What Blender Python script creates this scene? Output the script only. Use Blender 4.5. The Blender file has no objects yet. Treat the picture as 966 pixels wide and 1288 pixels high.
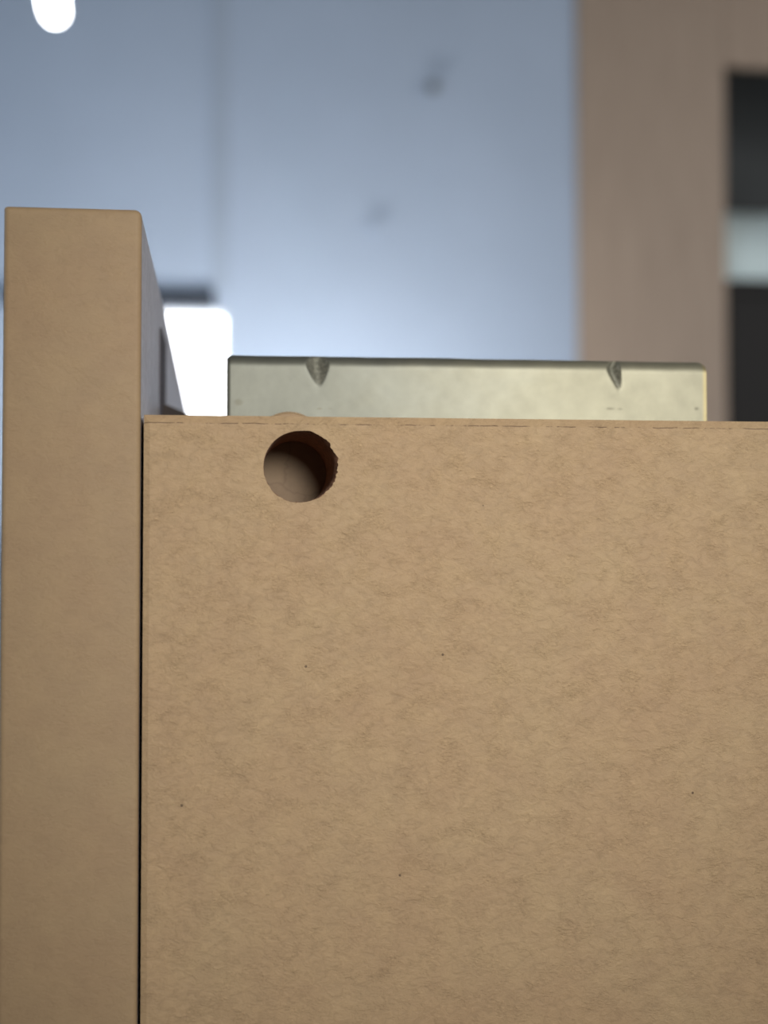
import bpy, bmesh, math, random
from mathutils import Vector, Matrix, Euler, noise

R = math.radians
C = bpy.context.scene.collection
S = bpy.context.scene
PI = math.pi

# ------------------------------------------------------------------ camera
F_PX = 1800.0
CAM = Vector((0.0, -0.170, 0.0))
cd = bpy.data.cameras.new('camera')
cam = bpy.data.objects.new('camera', cd)
C.objects.link(cam)
cam.location = CAM
cam.rotation_euler = Euler((R(92.0), 0.0, R(-6.35)))
cd.sensor_fit = 'HORIZONTAL'
cd.sensor_width = 36.0
cd.lens = F_PX / 966.0 * 36.0
cd.clip_start = 0.005
cd.clip_end = 50
cd.dof.use_dof = True
cd.dof.focus_distance = 0.177
cd.dof.aperture_fstop = 23.0
S.camera = cam
CM = cam.rotation_euler.to_matrix()


def ray(px, py):
    return CM @ Vector(((px - 483.0) / F_PX, -(py - 644.0) / F_PX, -1.0))


def at(px, py, y):
    """the point of the plane y = const seen at a pixel of the 966 x 1288 frame"""
    d = ray(px, py)
    return CAM + d * ((y - CAM.y) / d.y)


def at_x(px, py, x):
    d = ray(px, py)
    return CAM + d * ((x - CAM.x) / d.x)


# ------------------------------------------------------------------ world, light, exposure
w = bpy.data.worlds.new('world')
S.world = w
w.use_nodes = True
w.node_tree.nodes['Background'].inputs[0].default_value = (0.55, 0.68, 0.9, 1)
w.node_tree.nodes['Background'].inputs[1].default_value = 0.4
S.view_settings.view_transform = 'Standard'
S.view_settings.look = 'None'
S.view_settings.gamma = 1.0
S.view_settings.use_curve_mapping = False
S.view_settings.exposure = 0.0


def area(name, loc, target, size, size_y, power, col):
    l = bpy.data.lights.new(name, 'AREA')
    l.shape = 'RECTANGLE'
    l.size, l.size_y, l.energy, l.color = size, size_y, power, col
    o = bpy.data.objects.new(name, l)
    C.objects.link(o)
    o.location = loc
    o.rotation_euler = (Vector(target) - Vector(loc)).to_track_quat('-Z', 'Y').to_euler()
    return o


area('added_rear_light', (0.78, -1.62, 0.62), (0.05, 0.0, 0.0), 0.8, 0.7, 8, (1.0, 0.98, 0.95))  # added area light behind the camera, no window in that wall
sl_ = bpy.data.lights.new('added_front_spot', 'SPOT')  # added spot without a lamp body; its soft cone brightens the board's centre
sl_.energy, sl_.color = 5.8, (1.0, 0.98, 0.94)
sl_.spot_size, sl_.spot_blend, sl_.shadow_soft_size = R(37), 1.0, 0.055
so_ = bpy.data.objects.new('added_front_spot', sl_)
C.objects.link(so_)
so_.location = (0.085, -0.36, 0.10)
so_.rotation_euler = (Vector((0.030, 0.0, 0.012)) - so_.location).to_track_quat('-Z', 'Y').to_euler()
area('added_left_light', (-1.25, 0.5, 0.45), (0.0, 0.9, 0.2), 0.8, 0.8, 6.5, (0.62, 0.80, 1.0))  # added bluish light for the back wall, the left wall is closed
area('added_right_light', (1.66, 0.75, 0.35), (0.75, 1.8, 0.35), 0.7, 0.9, 11, (1.0, 0.97, 0.94))  # added light that lifts the cabinet side, the right wall is closed

# ------------------------------------------------------------------ helpers


def tag(o, label=None, cat=None, group=None, kind=None):
    for k, v in (('label', label), ('category', cat), ('group', group), ('kind', kind)):
        if v:
            o[k] = v
    return o


def empty(name, loc, label, cat, group=None):
    o = bpy.data.objects.new(name, None)
    C.objects.link(o)
    o.location = loc
    o.empty_display_size = 0.01
    return tag(o, label, cat, group)


def link(name, bm, mat, parent=None, smooth=None):
    """world-space bmesh -> one object whose origin stays at its parent"""
    me = bpy.data.meshes.new(name)
    bmesh.ops.recalc_face_normals(bm, faces=bm.faces)
    if parent:
        wl = Vector((0, 0, 0))
        p = parent
        while p:
            wl += p.location
            p = p.parent
        bmesh.ops.translate(bm, verts=bm.verts, vec=-wl)
    if smooth is not None:
        for f in bm.faces:
            f.smooth = True
        for e in bm.edges:
            if len(e.link_faces) == 2 and e.calc_face_angle(0) > R(smooth):
                e.smooth = False
    bm.to_mesh(me)
    bm.free()
    me.materials.append(mat)
    o = bpy.data.objects.new(name, me)
    C.objects.link(o)
    if parent:
        o.parent = parent
    return o


def add_box(bm, x0, x1, y0, y1, z0, z1, bev=0.0, seg=2):
    v = [bm.verts.new((x, y, z)) for x in (x0, x1) for y in (y0, y1) for z in (z0, z1)]
    fs = [bm.faces.new([v[i] for i in q]) for q in
          ((0, 1, 3, 2), (4, 6, 7, 5), (0, 4, 5, 1), (2, 3, 7, 6), (0, 2, 6, 4), (1, 5, 7, 3))]
    if bev:
        es = list({e for f in fs for e in f.edges})
        bmesh.ops.bevel(bm, geom=es, offset=bev, segments=seg, affect='EDGES', profile=0.5)
    return bm


def box(*a, **k):
    return add_box(bmesh.new(), *a, **k)


def add_lathe(bm, c, prof, axis='Z', n=32, rot=None):
    """prof: (radius, height) pairs turned round an axis through c"""
    c = Vector(c)
    M = {'Z': Matrix.Identity(3), 'Y': Matrix.Rotation(R(-90), 3, 'X'), 'X': Matrix.Rotation(R(90), 3, 'Y')}[axis]
    if rot:
        M = rot @ M
    rings = []
    for r, h in prof:
        if r < 1e-7:
            rings.append([bm.verts.new(c + M @ Vector((0, 0, h)))])
        else:
            rings.append([bm.verts.new(c + M @ Vector((r * math.cos(2 * PI * i / n), r * math.sin(2 * PI * i / n), h))) for i in range(n)])
    for a, b in zip(rings, rings[1:]):
        for i in range(n):
            j = (i + 1) % n
            q = [a[i % len(a)], a[j % len(a)], b[j % len(b)], b[i % len(b)]]
            q = list(dict.fromkeys(q))
            if len(q) >= 3:
                bm.faces.new(q)
    for r in (rings[0], rings[-1]):
        if len(r) > 1:
            bm.faces.new(r)
    return bm


class NT:
    def __init__(self, name):
        self.m = bpy.data.materials.new(name)
        self.m.use_nodes = True
        self.t = self.m.node_tree
        self.b = self.t.nodes['Principled BSDF']
        self._tc = None

    def n(self, typ, **kw):
        x = self.t.nodes.new(typ)
        for k, v in kw.items():
            if k.startswith('i_'):
                x.inputs[k[2:].replace('_', ' ')].default_value = v
            else:
                setattr(x, k, v)
        return x

    def l(self, a, b):
        self.t.links.new(a, b)

    @property
    def obj(self):
        if not self._tc:
            self._tc = self.n('ShaderNodeTexCoord')
        return self._tc.outputs['Object']

    def mapped(self, scale=(1, 1, 1), rot=(0, 0, 0), src=None):
        m = self.n('ShaderNodeMapping')
        m.inputs['Scale'].default_value = scale
        m.inputs['Rotation'].default_value = rot
        self.l(src or self.obj, m.inputs[0])
        return m.outputs[0]

    def noise(self, scale, detail=3, rough=0.55, vec=None, dist=0.0):
        x = self.n('ShaderNodeTexNoise')
        x.inputs['Scale'].default_value = scale
        x.inputs['Detail'].default_value = detail
        x.inputs['Roughness'].default_value = rough
        x.inputs['Distortion'].default_value = dist
        self.l(vec or self.obj, x.inputs['Vector'])
        return x.outputs['Fac']

    def math(self, op, a, b=None, clamp=False):
        x = self.n('ShaderNodeMath', operation=op, use_clamp=clamp)
        for i, v in enumerate((a, b)):
            if v is None:
                continue
            if isinstance(v, (int, float)):
                x.inputs[i].default_value = v
            else:
                self.l(v, x.inputs[i])
        return x.outputs[0]

    def ramp(self, fac, stops):
        x = self.n('ShaderNodeValToRGB')
        e = x.color_ramp.elements
        while len(e) < len(stops):
            e.new(0.5)
        for el, (p, c) in zip(e, stops):
            el.position = p
            el.color = (*c, 1) if len(c) == 3 else c
        self.l(fac, x.inputs[0])
        return x.outputs[0]

    def mix(self, fac, a, b, mode='MIX'):
        x = self.n('ShaderNodeMix', data_type='RGBA', blend_type=mode)
        for s, v in ((0, fac), (6, a), (7, b)):
            if isinstance(v, (int, float)):
                x.inputs[s].default_value = v
            elif isinstance(v, tuple):
                x.inputs[s].default_value = (*v, 1)
            else:
                self.l(v, x.inputs[s])
        return x.outputs[2]

    def step(self, v, a, b):
        x = self.n('ShaderNodeMapRange', interpolation_type='SMOOTHSTEP')
        x.inputs['From Min'].default_value = a
        x.inputs['From Max'].default_value = b
        self.l(v, x.inputs['Value'])
        return x.outputs['Result']

    def bump(self, h, strength, dist, nrm=None):
        x = self.n('ShaderNodeBump')
        x.inputs['Strength'].default_value = strength
        x.inputs['Distance'].default_value = dist
        self.l(h, x.inputs['Height'])
        if nrm:
            self.l(nrm, x.inputs['Normal'])
        return x.outputs[0]

    def xyz(self):
        s = self.n('ShaderNodeSeparateXYZ')
        self.l(self.obj, s.inputs[0])
        return s.outputs

    def set(self, col=None, rough=None, metal=None, spec=None, normal=None):
        b = self.b
        for k, v in (('Base Color', col), ('Roughness', rough), ('Metallic', metal), ('Specular IOR Level', spec), ('Normal', normal)):
            if v is None:
                continue
            if isinstance(v, (int, float)):
                b.inputs[k].default_value = v
            elif isinstance(v, tuple):
                b.inputs[k].default_value = (*v, 1)
            else:
                self.l(v, b.inputs[k])
        return self.m


def plain(name, col, rough=0.5, metal=0.0, grain=0.06, scale=30.0):
    t = NT(name)
    n = t.noise(scale, 4)
    lo = tuple(c * (1 - grain) for c in col)
    hi = tuple(min(1, c * (1 + grain)) for c in col)
    return t.set(t.ramp(n, [(0.3, lo), (0.7, hi)]), rough, metal)


def glow(name, col, strength):
    t = NT(name)
    t.set((0.8, 0.8, 0.8), 0.4)
    t.b.inputs['Emission Color'].default_value = (*col, 1)
    t.b.inputs['Emission Strength'].default_value = strength
    return t.m


# ------------------------------------------------------------------ key measures (metres)
BOARD_L = at(179.5, 760, 0).x
BOARD_T = at(560, 526.0, 0.0006).z
CREASE = 0.00095
BOARD_R = 0.36
BOARD_TH = 0.022
PANEL_R = at(175.5, 700, 0).x
PANEL_L = at(0.3, 700, 0).x
PANEL_T = at(90, 262, 0.0006).z
PANEL_D = 0.30
FLOOR = -0.75
CEIL = 1.65
WALL_Y = 1.80
HOLE = at(376.5, 587.0, 0)
HOLE_R = (at(421.5, 587, 0).x - at(331.5, 587, 0).x) / 2
HOLE_D = 0.0142

# ------------------------------------------------------------------ materials


def kraft(name, base, crease=None, emboss=1.0, specks=True):
    """tan paper-like foil: embossed fibres, faint mottling, a few dark specks"""
    t = NT(name)
    v1 = t.mapped((1, 1, 1.5), (0, R(-45), 0))
    v2 = t.mapped((1, 1, 1.7), (0, R(-50), 0))
    n1 = t.noise(760, 6, 0.68, v1, 0.9)
    n2 = t.noise(2100, 4, 0.65, v2, 0.6)
    n3 = t.noise(75, 3, 0.5)
    n4 = t.noise(240, 2, 0.5)
    patch = t.step(t.noise(260, 3, 0.6, v1), 0.42, 0.70)
    col = t.ramp(n3, [(0.3, tuple(c * f for c, f in zip(base, (0.985, 0.96, 0.95)))),
                      (0.7, tuple(c * f for c, f in zip(base, (1.015, 1.03, 1.02))))])
    fib = t.ramp(n1, [(0.3, (0.80, 0.80, 0.79)), (0.5, (1, 1, 1)), (0.72, (1.10, 1.10, 1.10))])
    col = t.mix(0.75 * min(1, emboss), col, fib, 'MULTIPLY')
    fine = t.ramp(n2, [(0.30, (0.86, 0.85, 0.84)), (0.46, (1, 1, 1)), (0.56, (1.02, 1.02, 1.02)), (0.70, (1.22, 1.22, 1.22))])
    col = t.mix(t.math('MULTIPLY', t.math('ADD', t.math('MULTIPLY', patch, 0.7), 0.25), min(1, emboss)), col, fine, 'MULTIPLY')
    mott = t.ramp(n4, [(0.35, (0.95, 0.93, 0.93)), (0.65, (1.03, 1.02, 1.0))])
    col = t.mix(0.8, col, mott, 'MULTIPLY')
    if specks:
        vo = t.n('ShaderNodeTexVoronoi')
        vo.inputs['Scale'].default_value = 190
        t.l(t.obj, vo.inputs['Vector'])
        sep = t.n('ShaderNodeSeparateColor')
        t.l(vo.outputs['Color'], sep.inputs[0])
        dot = t.math('MULTIPLY', t.math('LESS_THAN', vo.outputs['Distance'], 0.030), t.math('GREATER_THAN', sep.outputs[0], 0.5))
        col = t.mix(t.math('MULTIPLY', dot, 0.75), col, (0.05, 0.03, 0.02))
    if crease:
        # broken dirt line where the foil folds over the edge
        x, y, z = t.xyz()
        masks = []
        for ax, pos, th, sc, seed in crease:
            c = (x, y, z)[ax]
            wob = t.noise(700, 2, 0.5)
            d = t.math('ABSOLUTE', t.math('ADD', t.math('SUBTRACT', c, pos), t.math('MULTIPLY', t.math('SUBTRACT', wob, 0.5), 0.00022)))
            line = t.math('SUBTRACT', 1.0, t.step(d, 0.00003, 0.00009))
            other = x if ax == 2 else z
            cmb = t.n('ShaderNodeCombineXYZ')
            t.l(other, cmb.inputs[0])
            cmb.inputs[1].default_value = seed
            br = t.step(t.noise(sc, 4, 0.65, cmb.outputs[0]), th, th + 0.06)
            masks.append(t.math('MULTIPLY', line, br))
        m = masks[0]
        for k in masks[1:]:
            m = t.math('MAXIMUM', m, k)
        col = t.mix(t.math('MULTIPLY', m, 0.65), col, (0.06, 0.03, 0.02))
    h = t.math('ADD', t.math('MULTIPLY', n1, 0.8), t.math('MULTIPLY', t.math('MULTIPLY', t.math('SUBTRACT', n2, 0.5), 1.0), t.math('ADD', t.math('MULTIPLY', patch, 0.8), 0.2)))
    nb = t.bump(h, 0.95 * emboss, 0.00022)
    return t.set(col, 0.62, 0.0, 0.35, nb)


KRAFT = (0.40, 0.278, 0.158)
# board objects keep their origin at (BOARD_L, 0, BOARD_T)
M_board = kraft('tan_foil', KRAFT, crease=[(2, -CREASE, 0.47, 260, 0.3), (0, CREASE * 0.75, 0.58, 330, 0.7)])
M_band = kraft('tan_edge_foil', tuple(c * 0.80 for c in KRAFT), emboss=0.45, specks=False)
M_raw = plain('raw_fibreboard', (0.27, 0.135, 0.075), 0.95, 0, 0.45, 1900)

t = NT('hole_floor')
vn = t.mapped((1, 1, 1))
vo = t.n('ShaderNodeTexVoronoi', feature='DISTANCE_TO_EDGE')
vo.inputs['Scale'].default_value = 150
wv = t.n('ShaderNodeVectorMath', operation='ADD')
nz = t.n('ShaderNodeTexNoise')
nz.inputs['Scale'].default_value = 600
sc_ = t.n('ShaderNodeVectorMath', operation='SCALE')
sc_.inputs['Scale'].default_value = 0.0018
t.l(t.obj, nz.inputs['Vector'])
t.l(nz.outputs['Color'], sc_.inputs[0])
t.l(t.obj, wv.inputs[0])
t.l(sc_.outputs[0], wv.inputs[1])
t.l(wv.outputs[0], vo.inputs['Vector'])
crk = t.math('SUBTRACT', 1.0, t.step(vo.outputs['Distance'], 0.005, 0.03))
M_floorhole = t.set(t.mix(t.math('MULTIPLY', crk, 0.22), t.ramp(t.noise(330, 4), [(0.3, (0.20, 0.14, 0.088)), (0.7, (0.25, 0.177, 0.108))]), (0.10, 0.06, 0.04)), 0.8)

t = NT('grey_melamine')
n = t.noise(1100, 3, 0.6)
n2 = t.noise(160, 3, 0.5)
M_mel = t.set(t.mix(0.5, t.ramp(n, [(0.3, (0.30, 0.285, 0.30)), (0.7, (0.66, 0.63, 0.66))]), t.ramp(n2, [(0.3, (0.38, 0.36, 0.37)), (0.7, (0.54, 0.52, 0.55))])),
              0.42, 0, 0.5, t.bump(n, 0.3, 0.0001))
M_groove = plain('groove_shade_paint', (0.05, 0.045, 0.055), 0.8)
M_block = plain('dark_block', (0.055, 0.042, 0.036), 0.75, 0, 0.2, 300)

# zinc: yellowish, with brighter reflection painted into one end; small dark spots
t = NT('zinc_plate')
x, y, z = t.xyz()
cl = t.noise(110, 4, 0.6)
lit_yel = t.step(t.math('ADD', x, t.math('MULTIPLY', t.math('SUBTRACT', cl, 0.5), 0.03)), 0.010, 0.058)
base = t.mix(lit_yel, (0.155, 0.157, 0.130), (0.285, 0.27, 0.195))
base = t.mix(0.35, base, t.ramp(t.noise(420, 4), [(0.3, (0.75, 0.75, 0.73)), (0.7, (1.15, 1.15, 1.12))]), 'MULTIPLY')
BR_Y = BOARD_TH + 0.0026
B_L = at(285, 490, BR_Y)
B_R = at(888.5, 490, BR_Y)
B_T = at(580, 449, BR_Y).z
B_LEN = B_R.x - B_L.x
edge = t.step(x, B_LEN - 0.0007, B_LEN - 0.0002)
base = t.mix(t.math('MULTIPLY', edge, 0.5), base, (0.50, 0.39, 0.15))
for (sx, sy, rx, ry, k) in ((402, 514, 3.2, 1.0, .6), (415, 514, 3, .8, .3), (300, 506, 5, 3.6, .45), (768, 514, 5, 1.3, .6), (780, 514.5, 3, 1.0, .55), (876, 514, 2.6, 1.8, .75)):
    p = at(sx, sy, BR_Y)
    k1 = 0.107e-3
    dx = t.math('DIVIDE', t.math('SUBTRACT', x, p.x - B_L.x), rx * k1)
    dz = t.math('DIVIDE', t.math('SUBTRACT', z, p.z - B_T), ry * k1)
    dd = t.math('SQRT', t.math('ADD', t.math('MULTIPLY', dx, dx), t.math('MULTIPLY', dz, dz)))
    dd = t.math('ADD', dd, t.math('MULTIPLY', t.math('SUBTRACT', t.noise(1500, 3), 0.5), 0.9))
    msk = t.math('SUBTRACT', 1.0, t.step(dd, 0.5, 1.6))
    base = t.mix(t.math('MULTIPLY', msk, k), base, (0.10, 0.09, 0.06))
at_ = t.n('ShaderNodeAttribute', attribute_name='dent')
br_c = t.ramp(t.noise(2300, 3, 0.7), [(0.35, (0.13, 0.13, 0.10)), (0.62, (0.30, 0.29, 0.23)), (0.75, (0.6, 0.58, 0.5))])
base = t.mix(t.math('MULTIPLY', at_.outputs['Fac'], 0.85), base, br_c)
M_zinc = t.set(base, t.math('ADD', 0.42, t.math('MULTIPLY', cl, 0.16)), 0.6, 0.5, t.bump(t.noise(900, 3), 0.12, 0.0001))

M_wall = plain('pale_blue_wall_paint', (0.425, 0.51, 0.64), 0.85, 0, 0.035, 5)
M_trimw = plain('wall_batten_paint', (0.375, 0.445, 0.55), 0.8, 0, 0.04, 8)
M_ceil = plain('ceiling_paint', (0.13, 0.13, 0.14), 0.9, 0, 0.03, 4)
M_floor = plain('floor_vinyl', (0.22, 0.19, 0.16), 0.6, 0, 0.1, 6)
M_side = plain('side_wall_paint', (0.45, 0.46, 0.47), 0.9, 0, 0.03, 4)
M_steelgrey = plain('dark_grey_metal', (0.035, 0.042, 0.055), 0.5, 0.1)
M_knob = plain('grey_plastic', (0.16, 0.18, 0.21), 0.5)
t = NT('brown_veneer')
v = t.mapped((9, 9, 0.8))
n = t.noise(9, 4, 0.55, v)
M_wood = t.set(t.ramp(n, [(0.3, (0.36, 0.275, 0.21)), (0.7, (0.42, 0.325, 0.25))]), 0.55)
M_dark = plain('dark_niche_lining', (0.085, 0.095, 0.10), 0.7)
M_black = plain('black_drawer_front', (0.007, 0.006, 0.0055), 0.7)
M_pale = plain('pale_blue_plastic', (0.72, 0.86, 0.87), 0.5, 0, 0.05, 12)
M_white = plain('white_window_frame', (0.75, 0.77, 0.80), 0.5)
M_pane = glow('bright_daylight_pane', (0.93, 0.96, 1.0), 5.0)
M_bulb = glow('lit_bulb_glass', (0.97, 0.98, 1.0), 14.0)
M_strip = glow('added_light_glow', (1.0, 0.99, 0.98), 27.0)  # glow of the added source that brightens the back wall

# ------------------------------------------------------------------ setting
X0, X1, Y0, Y1 = -1.45, 1.75, -1.75, WALL_Y


def struct(name, bm, mat, parent=None, smooth=None):
    o = link(name, bm, mat, parent, smooth)
    if not parent:
        o['kind'] = 'structure'
    return o


struct('floor', box(X0 - .1, X1 + .1, Y0 - .1, Y1 + .5, FLOOR - 0.1, FLOOR), M_floor)
struct('ceiling', box(X0 - .1, X1 + .1, Y0 - .1, Y1 + .5, CEIL, CEIL + 0.1), M_ceil)
struct('wall_left', box(X0 - .1, X0, Y0, Y1, FLOOR, CEIL), M_side)
struct('wall_right', box(X1, X1 + .1, Y0, Y1 + .5, FLOOR, CEIL), M_side)
struct('wall_front', box(X0, X1, Y0 - .1, Y0, FLOOR, CEIL), M_side)

CAB_L = at(727, 220, Y1 - .008).x
BY = Y1 + 0.40
# back wall with the opening of the bright window
W0 = at(60, 388, Y1)
W1 = at(285, 392, Y1)
wz0 = W1.z - 0.62
bm = bmesh.new()
add_box(bm, X0, W0.x, Y1, Y1 + .1, FLOOR, CEIL)
add_box(bm, W1.x, CAB_L + .018, Y1, Y1 + .1, FLOOR, CEIL)
add_box(bm, W0.x, W1.x, Y1, Y1 + .1, W1.z, CEIL)
add_box(bm, W0.x, W1.x, Y1, Y1 + .1, FLOOR, wz0)
struct('wall_back', bm, M_wall)
win = bpy.data.objects.new('window_1', None)
C.objects.link(win)
win.location = (W0.x, Y1, wz0)
win['kind'] = 'structure'
bm = bmesh.new()
fw = 0.004
add_box(bm, W0.x, W0.x + fw, Y1 + .004, Y1 + .05, wz0, W1.z)
add_box(bm, W1.x - fw, W1.x, Y1 + .004, Y1 + .05, wz0, W1.z)
add_box(bm, W0.x + fw, W1.x - fw, Y1 + .004, Y1 + .05, wz0, wz0 + fw)
add_box(bm, W0.x + fw, W1.x - fw, Y1 + .004, Y1 + .05, W1.z - fw, W1.z)
link('window_frame', bm, M_white, win)
link('window_pane', box(W0.x + fw, W1.x - fw, Y1 + .03, Y1 + .035, wz0 + fw, W1.z - fw), M_pane, win)

# ------------------------------------------------------------------ background things
# flat curtain rail over the window
rend = at(270, 377, Y1 - .012)
rl = W0.x - 0.06
rod = empty('curtain_rail', (rend.x, Y1, rend.z), 'short dark grey curtain rail fixed to the wall above the bright window', 'curtain rail')
rh = 0.0115
link('rail', box(rl, rend.x - .008, Y1 - .011, Y1 - .0005, rend.z - rh, rend.z + rh, bev=.002), M_steelgrey, rod)
link('end_cap', box(rend.x - .008, rend.x, Y1 - .0125, Y1 - .0005, rend.z - rh - .001, rend.z + rh + .001, bev=.002), M_steelgrey, rod)

# vertical batten on the back wall, above the window
a = at(264, 200, Y1 - .006)
b = at(289, 200, Y1 - .006)
struct('trim_1', box(a.x, b.x, Y1 - .0025, Y1, rend.z + .016, CEIL, bev=0.001), M_trimw)

# grey wall hook (soft spot on the wall)
for (hx, hy, r, mat, lab) in ((543, 113, 0.0085, M_knob, 'small round dark grey peg high on the pale blue wall'),
                             (472, 286, 0.006, M_trimw, 'faint pale peg on the blue wall, lower left of the dark grey peg')):
    p = at(hx, hy, Y1)
    pg = link('wall_peg', add_lathe(bmesh.new(), (0, 0, 0), [(r * .5, 0), (r * .5, -.008), (r, -.010), (r, -.014), (r * .8, -.016)], 'Y', 24), mat, None, 40)
    pg.location = p
    tag(pg, lab, 'wall peg', 'pegs on the back wall')

# hanging lamp, its lit tip reaching into the top of the frame
LY = 1.30
tip = at(72, 30, LY)
tilt = Matrix.Rotation(R(-11), 3, 'Y')
ax = tilt @ Vector((0, 0, 1))
lamp = empty('pendant_lamp', tip + ax * 0.14, 'lit white capsule bulb of a hanging lamp in front of the blue wall', 'lamp')
br = 0.0125
prof = [(0, 0.0)] + [(br * math.sin(k * PI / 16), br * 1.25 * (1 - math.cos(k * PI / 16))) for k in range(1, 8)] + [(br, br * 1.25), (br, 0.075), (br * .8, 0.085)]
link('bulb', add_lathe(bmesh.new(), tip, prof, 'Z', 32, tilt), M_bulb, lamp, 50)
link('lamp_socket', add_lathe(bmesh.new(), tip + ax * 0.085, [(br * 1.1, 0), (br * 1.25, .004), (br * 1.25, .045), (br * .5, .055)], 'Z', 32, tilt), M_steelgrey, lamp, 40)
top = tip + ax * 0.14
bm = bmesh.new()
pts = [top + (Vector((top.x - .05, top.y, CEIL)) - top) * s + Vector((-0.01 * math.sin(s * PI), 0, 0)) for s in [k / 12 for k in range(13)]]
rings = [[bm.verts.new(p + Vector((.003 * math.cos(q * PI / 4), .003 * math.sin(q * PI / 4), 0))) for q in range(8)] for p in pts]
for r0, r1 in zip(rings, rings[1:]):
    for q in range(8):
        bm.faces.new((r0[q], r0[(q + 1) % 8], r1[(q + 1) % 8], r1[q]))
link('lamp_cord', bm, M_steelgrey, lamp, 60)

# added light source, unseen behind the board: brightens the wall from below
bl0, bl1 = -0.25, 0.36
lz = 0.02
sl = empty('added_wall_light', (0.02, 1.56, FLOOR), 'added unseen light source on a stand, brightening the blue wall from below', 'lamp')
bm = bmesh.new()
add_box(bm, bl0, bl1, 1.515, 1.605, lz - .05, lz, bev=.004)
link('added_light_housing', bm, M_steelgrey, sl)
link('added_light_diffuser', box(bl0 + .01, bl1 - .01, 1.523, 1.597, lz, lz + .006), M_strip, sl)
link('added_light_post', add_lathe(bmesh.new(), (0.02, 1.56, FLOOR), [(0.13, 0), (0.13, .012), (0.014, .02), (0.014, lz - .05 - FLOOR)], 'Z', 32), M_steelgrey, sl, 40)

# tall brown cabinet with an open dark niche
CY = Y1 - 0.008
cl_ = CAB_L
nl = at(913, 240, CY).x
nt = at(940, 82, CY).z
sh = at(940, 351, CY).z
cr = X1 - .001
cab = empty('tall_cabinet', (cl_, CY, FLOOR), 'tall brown wooden cabinet with a dark open niche, right of the blue wall', 'cabinet')
ctop = CEIL - 0.001
link('stile', box(cl_, nl, CY, CY + .022, FLOOR, ctop, bev=.002), M_wood, cab)
link('stile', box(cr - .1, cr, CY, CY + .022, FLOOR, ctop, bev=.002), M_wood, cab)
link('top_rail', box(nl, cr - .1, CY, CY + .022, nt, ctop, bev=.002), M_wood, cab)
link('side_board', box(cl_ + .0185, cl_ + .0385, CY + .022, BY, FLOOR, ctop), M_wood, cab)
link('side_board', box(cr - .02, cr, CY + .022, BY, FLOOR, ctop), M_wood, cab)
link('top_board', box(cl_ + .04, cr - .02, CY + .022, BY, ctop - .02, ctop), M_wood, cab)
link('back_board', box(cl_ + .04, cr - .02, BY - .012, BY, FLOOR, ctop - .02), M_dark, cab)
link('niche_side', box(nl - .02, nl, CY + .022, BY - .012, sh - .02, ctop - .02), M_dark, cab)
link('niche_shelf', box(nl, cr - .1, CY + .004, BY - .012, sh - .02, sh), M_black, cab)
dz1 = sh - .0215
for k in range(2):
    d = link('drawer', box(nl + .002, cr - .102, CY + .004, CY + .03, dz1 - .36, dz1, bev=.002), M_black, cab)
    link('drawer_handle', box(nl + .22, nl + .40, CY - .012, CY + .004, dz1 - .19, dz1 - .175, bev=.003), M_steelgrey, d)
    dz1 -= .363

# pale box in the niche: soft rounded lid over an upright front
bx0 = nl + .003
bx1 = nl + .30
hgt = at(940, 246, CY).z - sh
sh += .0004
bxo = empty('storage_box', (bx0, CY + .012, sh), 'pale blue box with a rounded lid inside the dark cabinet niche', 'box')


def rounded_prism(x0, x1, y0, y1, z0, z1, rad, n=12):
    bm = bmesh.new()
    prof = [(y0, z0)] + [(y0 + rad - rad * math.cos(k * PI / 2 / n), z1 - rad + rad * math.sin(k * PI / 2 / n)) for k in range(n + 1)] + [(y1, z1), (y1, z0)]
    L = [bm.verts.new((x0, a, b)) for a, b in prof]
    Rr = [bm.verts.new((x1, a, b)) for a, b in prof]
    m = len(prof)
    for i in range(m):
        j = (i + 1) % m
        bm.faces.new((L[i], L[j], Rr[j], Rr[i]))
    bm.faces.new(L)
    bm.faces.new(Rr)
    return bm


link('box_body', rounded_prism(bx0, bx1, CY + .012, CY + .22, sh, sh + hgt * .12, 0.002), M_pale, bxo, 35)
link('box_lid', rounded_prism(bx0 - .002, bx1 + .002, CY + .010, CY + .222, sh + hgt * .12, sh + hgt, hgt * .84), M_pale, bxo, 35)

# ------------------------------------------------------------------ the side panel on the left
pnl = empty('side_panel', (PANEL_L, 0, FLOOR), 'tall thin furniture panel with tan rounded front edge, standing left of the drilled board', 'panel')


def outline(x0, x1, z0, z1, rl_, rr_, n=6):
    p = [(x0, z0), (x1, z0)]
    p += [(x1 - rr_ + rr_ * math.cos(k * PI / 2 / n), z1 - rr_ + rr_ * math.sin(k * PI / 2 / n)) for k in range(n + 1)]
    p += [(x0 + rl_ - rl_ * math.sin(k * PI / 2 / n), z1 - rl_ + rl_ * math.cos(k * PI / 2 / n)) for k in range(n + 1)]
    return p


def inset(p, d, cx, w_, zt):
    # shrink an outline sideways and at the top only
    return [((x - cx) * (w_ - 2 * d) / w_ + cx, z - d if z > zt - .004 else z) for x, z in p]


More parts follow.
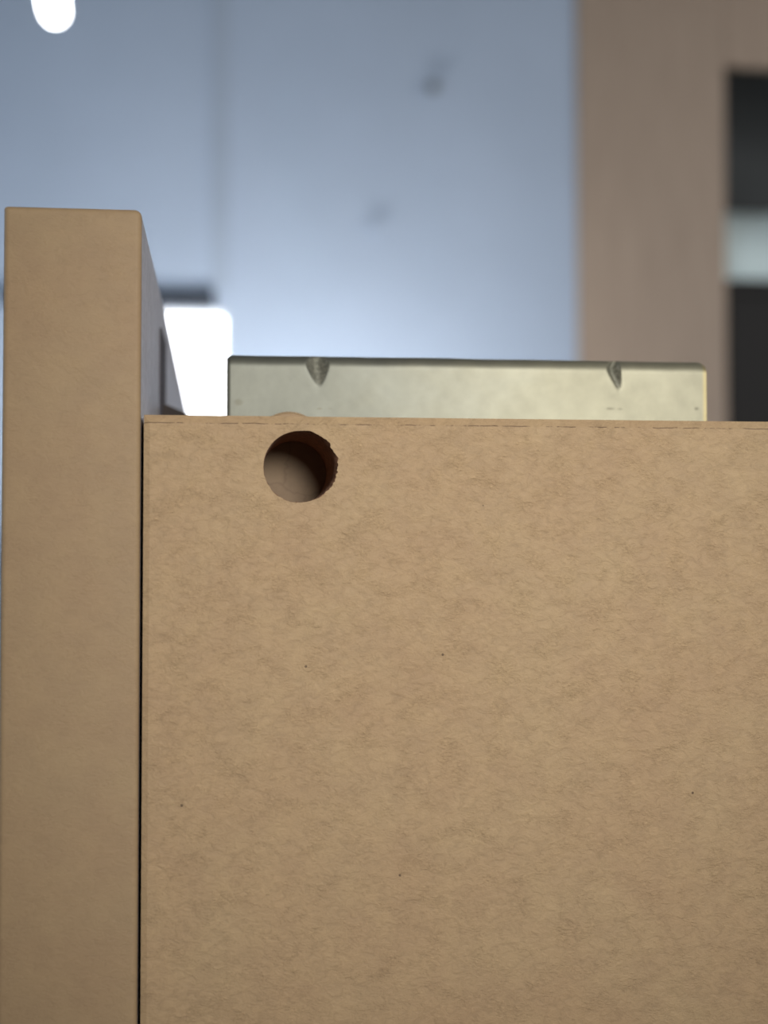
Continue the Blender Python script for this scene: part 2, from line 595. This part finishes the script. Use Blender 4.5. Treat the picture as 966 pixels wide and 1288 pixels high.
cx = (PANEL_L + PANEL_R) / 2
pw = PANEL_R - PANEL_L
o0 = outline(PANEL_L, PANEL_R, FLOOR, PANEL_T, .00045, .00085)
bm = bmesh.new()
br_ = 0.0007
rings = []
for k in range(6):
    a_ = k / 5 * PI / 2
    d = br_ * (1 - math.sin(a_))
    yy = br_ * (1 - math.cos(a_))
    rings.append([bm.verts.new((x, yy, z)) for x, z in inset(o0, d, cx, pw, PANEL_T)])
rings.append([bm.verts.new((x, .0010, z)) for x, z in o0])
m = len(o0)
for r0, r1 in zip(rings, rings[1:]):
    for i in range(m):
        j = (i + 1) % m
        bm.faces.new((r0[i], r0[j], r1[j], r1[i]))
bm.faces.new(rings[0])
bm.faces.new(rings[-1])
eb = link('edge_band', bm, M_band, pnl, 25)
eb['label'] = 'tan paper-like edge band with rounded corners'

# core with a routed groove on its inner face
g0 = at_x(200.5, 470, PANEL_R).y
g1 = at_x(206.5, 470, PANEL_R).y
gt = at_x(203, 420, PANEL_R).z
bm = bmesh.new()
add_box(bm, PANEL_L, PANEL_R - .006, .0010, PANEL_D, FLOOR, PANEL_T)
add_box(bm, PANEL_R - .006, PANEL_R, .0010, g0, FLOOR, PANEL_T - .0008)
add_box(bm, PANEL_R - .006, PANEL_R, g1, PANEL_D, FLOOR, PANEL_T - .0008)
add_box(bm, PANEL_R - .006, PANEL_R, g0, g1, gt, PANEL_T - .0008)
co = link('core', bm, M_mel, pnl)
co['label'] = 'grey speckled inner face'
gv = link('groove_shade', box(PANEL_R - .0059, PANEL_R + .0003, g0, g1, FLOOR, gt), M_groove, pnl)  # solid dark strip in the groove, its colour stands for the shade inside
gv['label'] = 'dark strip filling the routed groove in place of its shade'

# plain dark block against the inner face, seen just above the board
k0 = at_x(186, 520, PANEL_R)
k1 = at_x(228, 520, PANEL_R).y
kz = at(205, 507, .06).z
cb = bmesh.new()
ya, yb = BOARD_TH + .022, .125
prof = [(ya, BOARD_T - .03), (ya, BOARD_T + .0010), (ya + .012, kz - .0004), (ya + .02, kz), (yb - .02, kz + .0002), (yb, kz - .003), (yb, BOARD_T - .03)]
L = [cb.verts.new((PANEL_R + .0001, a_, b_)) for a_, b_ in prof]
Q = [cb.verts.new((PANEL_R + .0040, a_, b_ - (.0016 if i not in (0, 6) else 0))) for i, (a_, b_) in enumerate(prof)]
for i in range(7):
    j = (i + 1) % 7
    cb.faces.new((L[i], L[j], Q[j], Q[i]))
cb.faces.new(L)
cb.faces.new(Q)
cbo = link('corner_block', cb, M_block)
tag(cbo, 'small dark block on the inner face of the left panel', 'block')

# ------------------------------------------------------------------ the drilled board
ob = Vector((BOARD_L, 0, BOARD_T))
brd = empty('drilled_board', ob, 'wide tan board with one blind round hole near its top left corner', 'board')
NR = 144
rnd = random.Random(4)


def rim_r(a_):
    """ragged rim: clean on the left, torn on the right"""
    right = max(0.0, math.cos(a_ - R(12)))
    low = max(0.0, math.cos(a_ - R(230))) ** 4
    j = noise.noise(Vector((math.cos(a_) * 5, math.sin(a_) * 5, 1.3))) * .5 + noise.noise(Vector((math.cos(a_) * 17, math.sin(a_) * 17, 4.1))) * .45
    return HOLE_R * (1 + 0.004 * j + right ** 1.3 * (0.085 + 0.11 * max(-.45, j)) + low * (0.012 + .03 * j))


angs = sorted([2 * PI * k / NR for k in range(NR)])
fx0, fx1 = BOARD_L + CREASE * .75, BOARD_R - CREASE
fz0, fz1 = FLOOR + CREASE, BOARD_T - CREASE
corner = [math.atan2(zz - HOLE.z, xx - HOLE.x) % (2 * PI) for xx in (fx0, fx1) for zz in (fz0, fz1)]
angs = sorted(angs + corner)


def to_rect(a_):
    c, s = math.cos(a_), math.sin(a_)
    ts = []
    if abs(c) > 1e-9:
        ts.append(((fx1 if c > 0 else fx0) - HOLE.x) / c)
    if abs(s) > 1e-9:
        ts.append(((fz1 if s > 0 else fz0) - HOLE.z) / s)
    q = min(ts)
    return (HOLE.x + c * q, HOLE.z + s * q)


bm = bmesh.new()
inner = [bm.verts.new((HOLE.x + rim_r(a_) * math.cos(a_), 0, HOLE.z + rim_r(a_) * math.sin(a_))) for a_ in angs]
outer = [bm.verts.new((to_rect(a_)[0], 0, to_rect(a_)[1])) for a_ in angs]


def grow(p, d):
    x, z = p
    return (BOARD_L if abs(x - fx0) < 1e-6 else BOARD_R if abs(x - fx1) < 1e-6 else x,
            FLOOR if abs(z - fz0) < 1e-6 else BOARD_T if abs(z - fz1) < 1e-6 else z)


rim = []
for a_ in angs:
    q = grow(to_rect(a_), 0)
    rim.append(bm.verts.new((q[0], 0.00022 if abs(q[0] - BOARD_L) < 1e-6 and abs(q[1] - BOARD_T) > 1e-6 else 0.00055, q[1])))
back = [bm.verts.new((v.co.x, BOARD_TH, v.co.z)) for v in rim]
n_ = len(angs)
for A, B in ((inner, outer), (outer, rim), (rim, back)):
    for i in range(n_):
        j = (i + 1) % n_
        bm.faces.new((A[i], A[j], B[j], B[i]))
bm.faces.new(back)
bo = link('board_face', bm, M_board, brd)

# wall of the hole, rough and brown, torn fibres standing at the rim
bm = bmesh.new()
rings = []
steps = [0.0, 0.0003, 0.0008, 0.0016, 0.003, 0.006, 0.010, HOLE_D]
for s, yy in enumerate(steps):
    k = max(0.0, 1 - yy / 0.0011)
    rings.append([])
    for a_ in angs:
        rr_ = HOLE_R * .985 + (rim_r(a_) - HOLE_R * .985) * k
        if s and s < 7:
            rr_ += HOLE_R * 0.018 * noise.noise(Vector((math.cos(a_) * 9, math.sin(a_) * 9, yy * 900)))
        rings[-1].append(bm.verts.new((HOLE.x + rr_ * math.cos(a_), yy, HOLE.z + rr_ * math.sin(a_))))
for r0, r1 in zip(rings, rings[1:]):
    for i in range(n_):
        j = (i + 1) % n_
        bm.faces.new((r0[i], r0[j], r1[j], r1[i]))
hw = link('hole_wall', bm, M_raw, brd, 60)
hw['label'] = 'rough brown wall of the drilled hole'
bm = bmesh.new()
bmesh.ops.create_circle(bm, cap_ends=True, segments=64, radius=HOLE_R * 1.01, matrix=Matrix.Translation((HOLE.x, HOLE_D - .0001, HOLE.z)) @ Matrix.Rotation(R(90), 4, 'X'))
hf = link('hole_bottom', bm, M_floorhole, brd)
hf['label'] = 'tan cracked bottom of the hole'

# ------------------------------------------------------------------ spacer disc between board and bracket
p = at(364, 517.5, BOARD_TH)
sr = 0.0048
dsc = link('spacer_disc', add_lathe(bmesh.new(), (0, 0, 0), [(sr - .0003, 0), (sr, .0003), (sr, .0022), (sr - .0003, .0025)], 'Y', 48), M_band, None, 40)
dsc.location = (p.x, BOARD_TH + .00002, p.z - sr)
tag(dsc, 'round tan disc peeking over the top edge of the drilled board', 'disc')

# ------------------------------------------------------------------ zinc bracket: bent strip with two pressed gussets
bk = empty('metal_bracket', (B_L.x, BR_Y, B_T), 'zinc plated bent metal bracket with two pressed dents, behind the top of the board', 'bracket')
RB = 0.0018
DOWN, BACKF = 0.034, 0.034
prof = []
zz = -DOWN
while zz < -0.0095:
    prof.append((0.0, zz))
    zz += 0.004
k = 0
zz = -0.0095
while zz < -RB - 1e-6:
    prof.append((0.0, zz))
    zz += 0.00022
for k in range(13):
    a_ = k / 12 * PI / 2
    prof.append((RB - RB * math.cos(a_), -RB + RB * math.sin(a_)))
yy = RB + .00025
while yy < .0075:
    prof.append((yy, 0.0))
    yy += .0003
while yy < BACKF:
    prof.append((yy, 0.0))
    yy += .005
d1 = at(401.5, 470, BR_Y).x - B_L.x
d2t = at(766, 455, BR_Y).x - B_L.x
d2b = at(779, 480, BR_Y).x - B_L.x
H = 0.0043
dents = [(d1 - .0003, d1, .0021, .0020), (d2t, d2b, .0010, .0016)]
us = []
u = 0.0
while u < B_LEN:
    us.append(u)
    near = min(abs(u - d1), abs(u - (d2t + d2b) / 2))
    u += 0.00013 if near < .0042 else 0.0006
us.append(B_LEN)
bm = bmesh.new()
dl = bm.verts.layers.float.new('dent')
grid = []
for u in us:
    row = []
    # the outer corners of the bend are rounded off at both ends
    er = min(u, B_LEN - u)
    for (yy, zz) in prof:
        sharp = 0.0
        tt = yy * 3 - zz
        y_, z_ = yy, zz
        for (ut, ub, wl_, wr_) in dents:
            c = ut + (ub - ut) * min(1, tt / H)
            q = (u - c)
            q = q / wr_ if q > 0 else -q / wl_
            hh = H * max(0.0, 1 - abs(q) ** 1.6)
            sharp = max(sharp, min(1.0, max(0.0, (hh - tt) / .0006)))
            # soft drawn-in zone round the sharp dent
            soft = 0.0012 * math.exp(-((u - c) / .0030) ** 2)
            hh = max(hh, soft)
            e = hh - (3 * y_ - z_)
            e = 0.5 * (e + math.sqrt(e * e + (0.00022) ** 2)) if e > -.0012 else 0.0
            y_ += e * .3
            z_ -= e * .1
        z_ += 0.00010 * noise.noise(Vector((u * 90, yy * 40, 7)))
        y_ += 0.00012 * noise.noise(Vector((u * 60, zz * 90, 3)))
        if er < .0006 and zz > -RB:
            z_ -= (.0006 - er) * .7 * (zz + RB) / RB
        vt = bm.verts.new((B_L.x + u, BR_Y + y_, B_T + z_))
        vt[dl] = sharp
        row.append(vt)
    grid.append(row)
for r0, r1 in zip(grid, grid[1:]):
    for i in range(len(prof) - 1):
        bm.faces.new((r0[i], r0[i + 1], r1[i + 1], r1[i]))
bmesh.ops.recalc_face_normals(bm, faces=bm.faces)
# normals must point outwards (towards the camera on the front flange)
f0 = min(bm.faces, key=lambda f: f.calc_center_median().y)
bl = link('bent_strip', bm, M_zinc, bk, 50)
me = bl.data
ny = sum(p_.normal.y for p_ in me.polygons if abs(p_.normal.y) > .9) 
if ny > 0:
    me.flip_normals()
sm = bl.modifiers.new('thickness', 'SOLIDIFY')
sm.thickness = 0.0018
sm.offset = -1.0
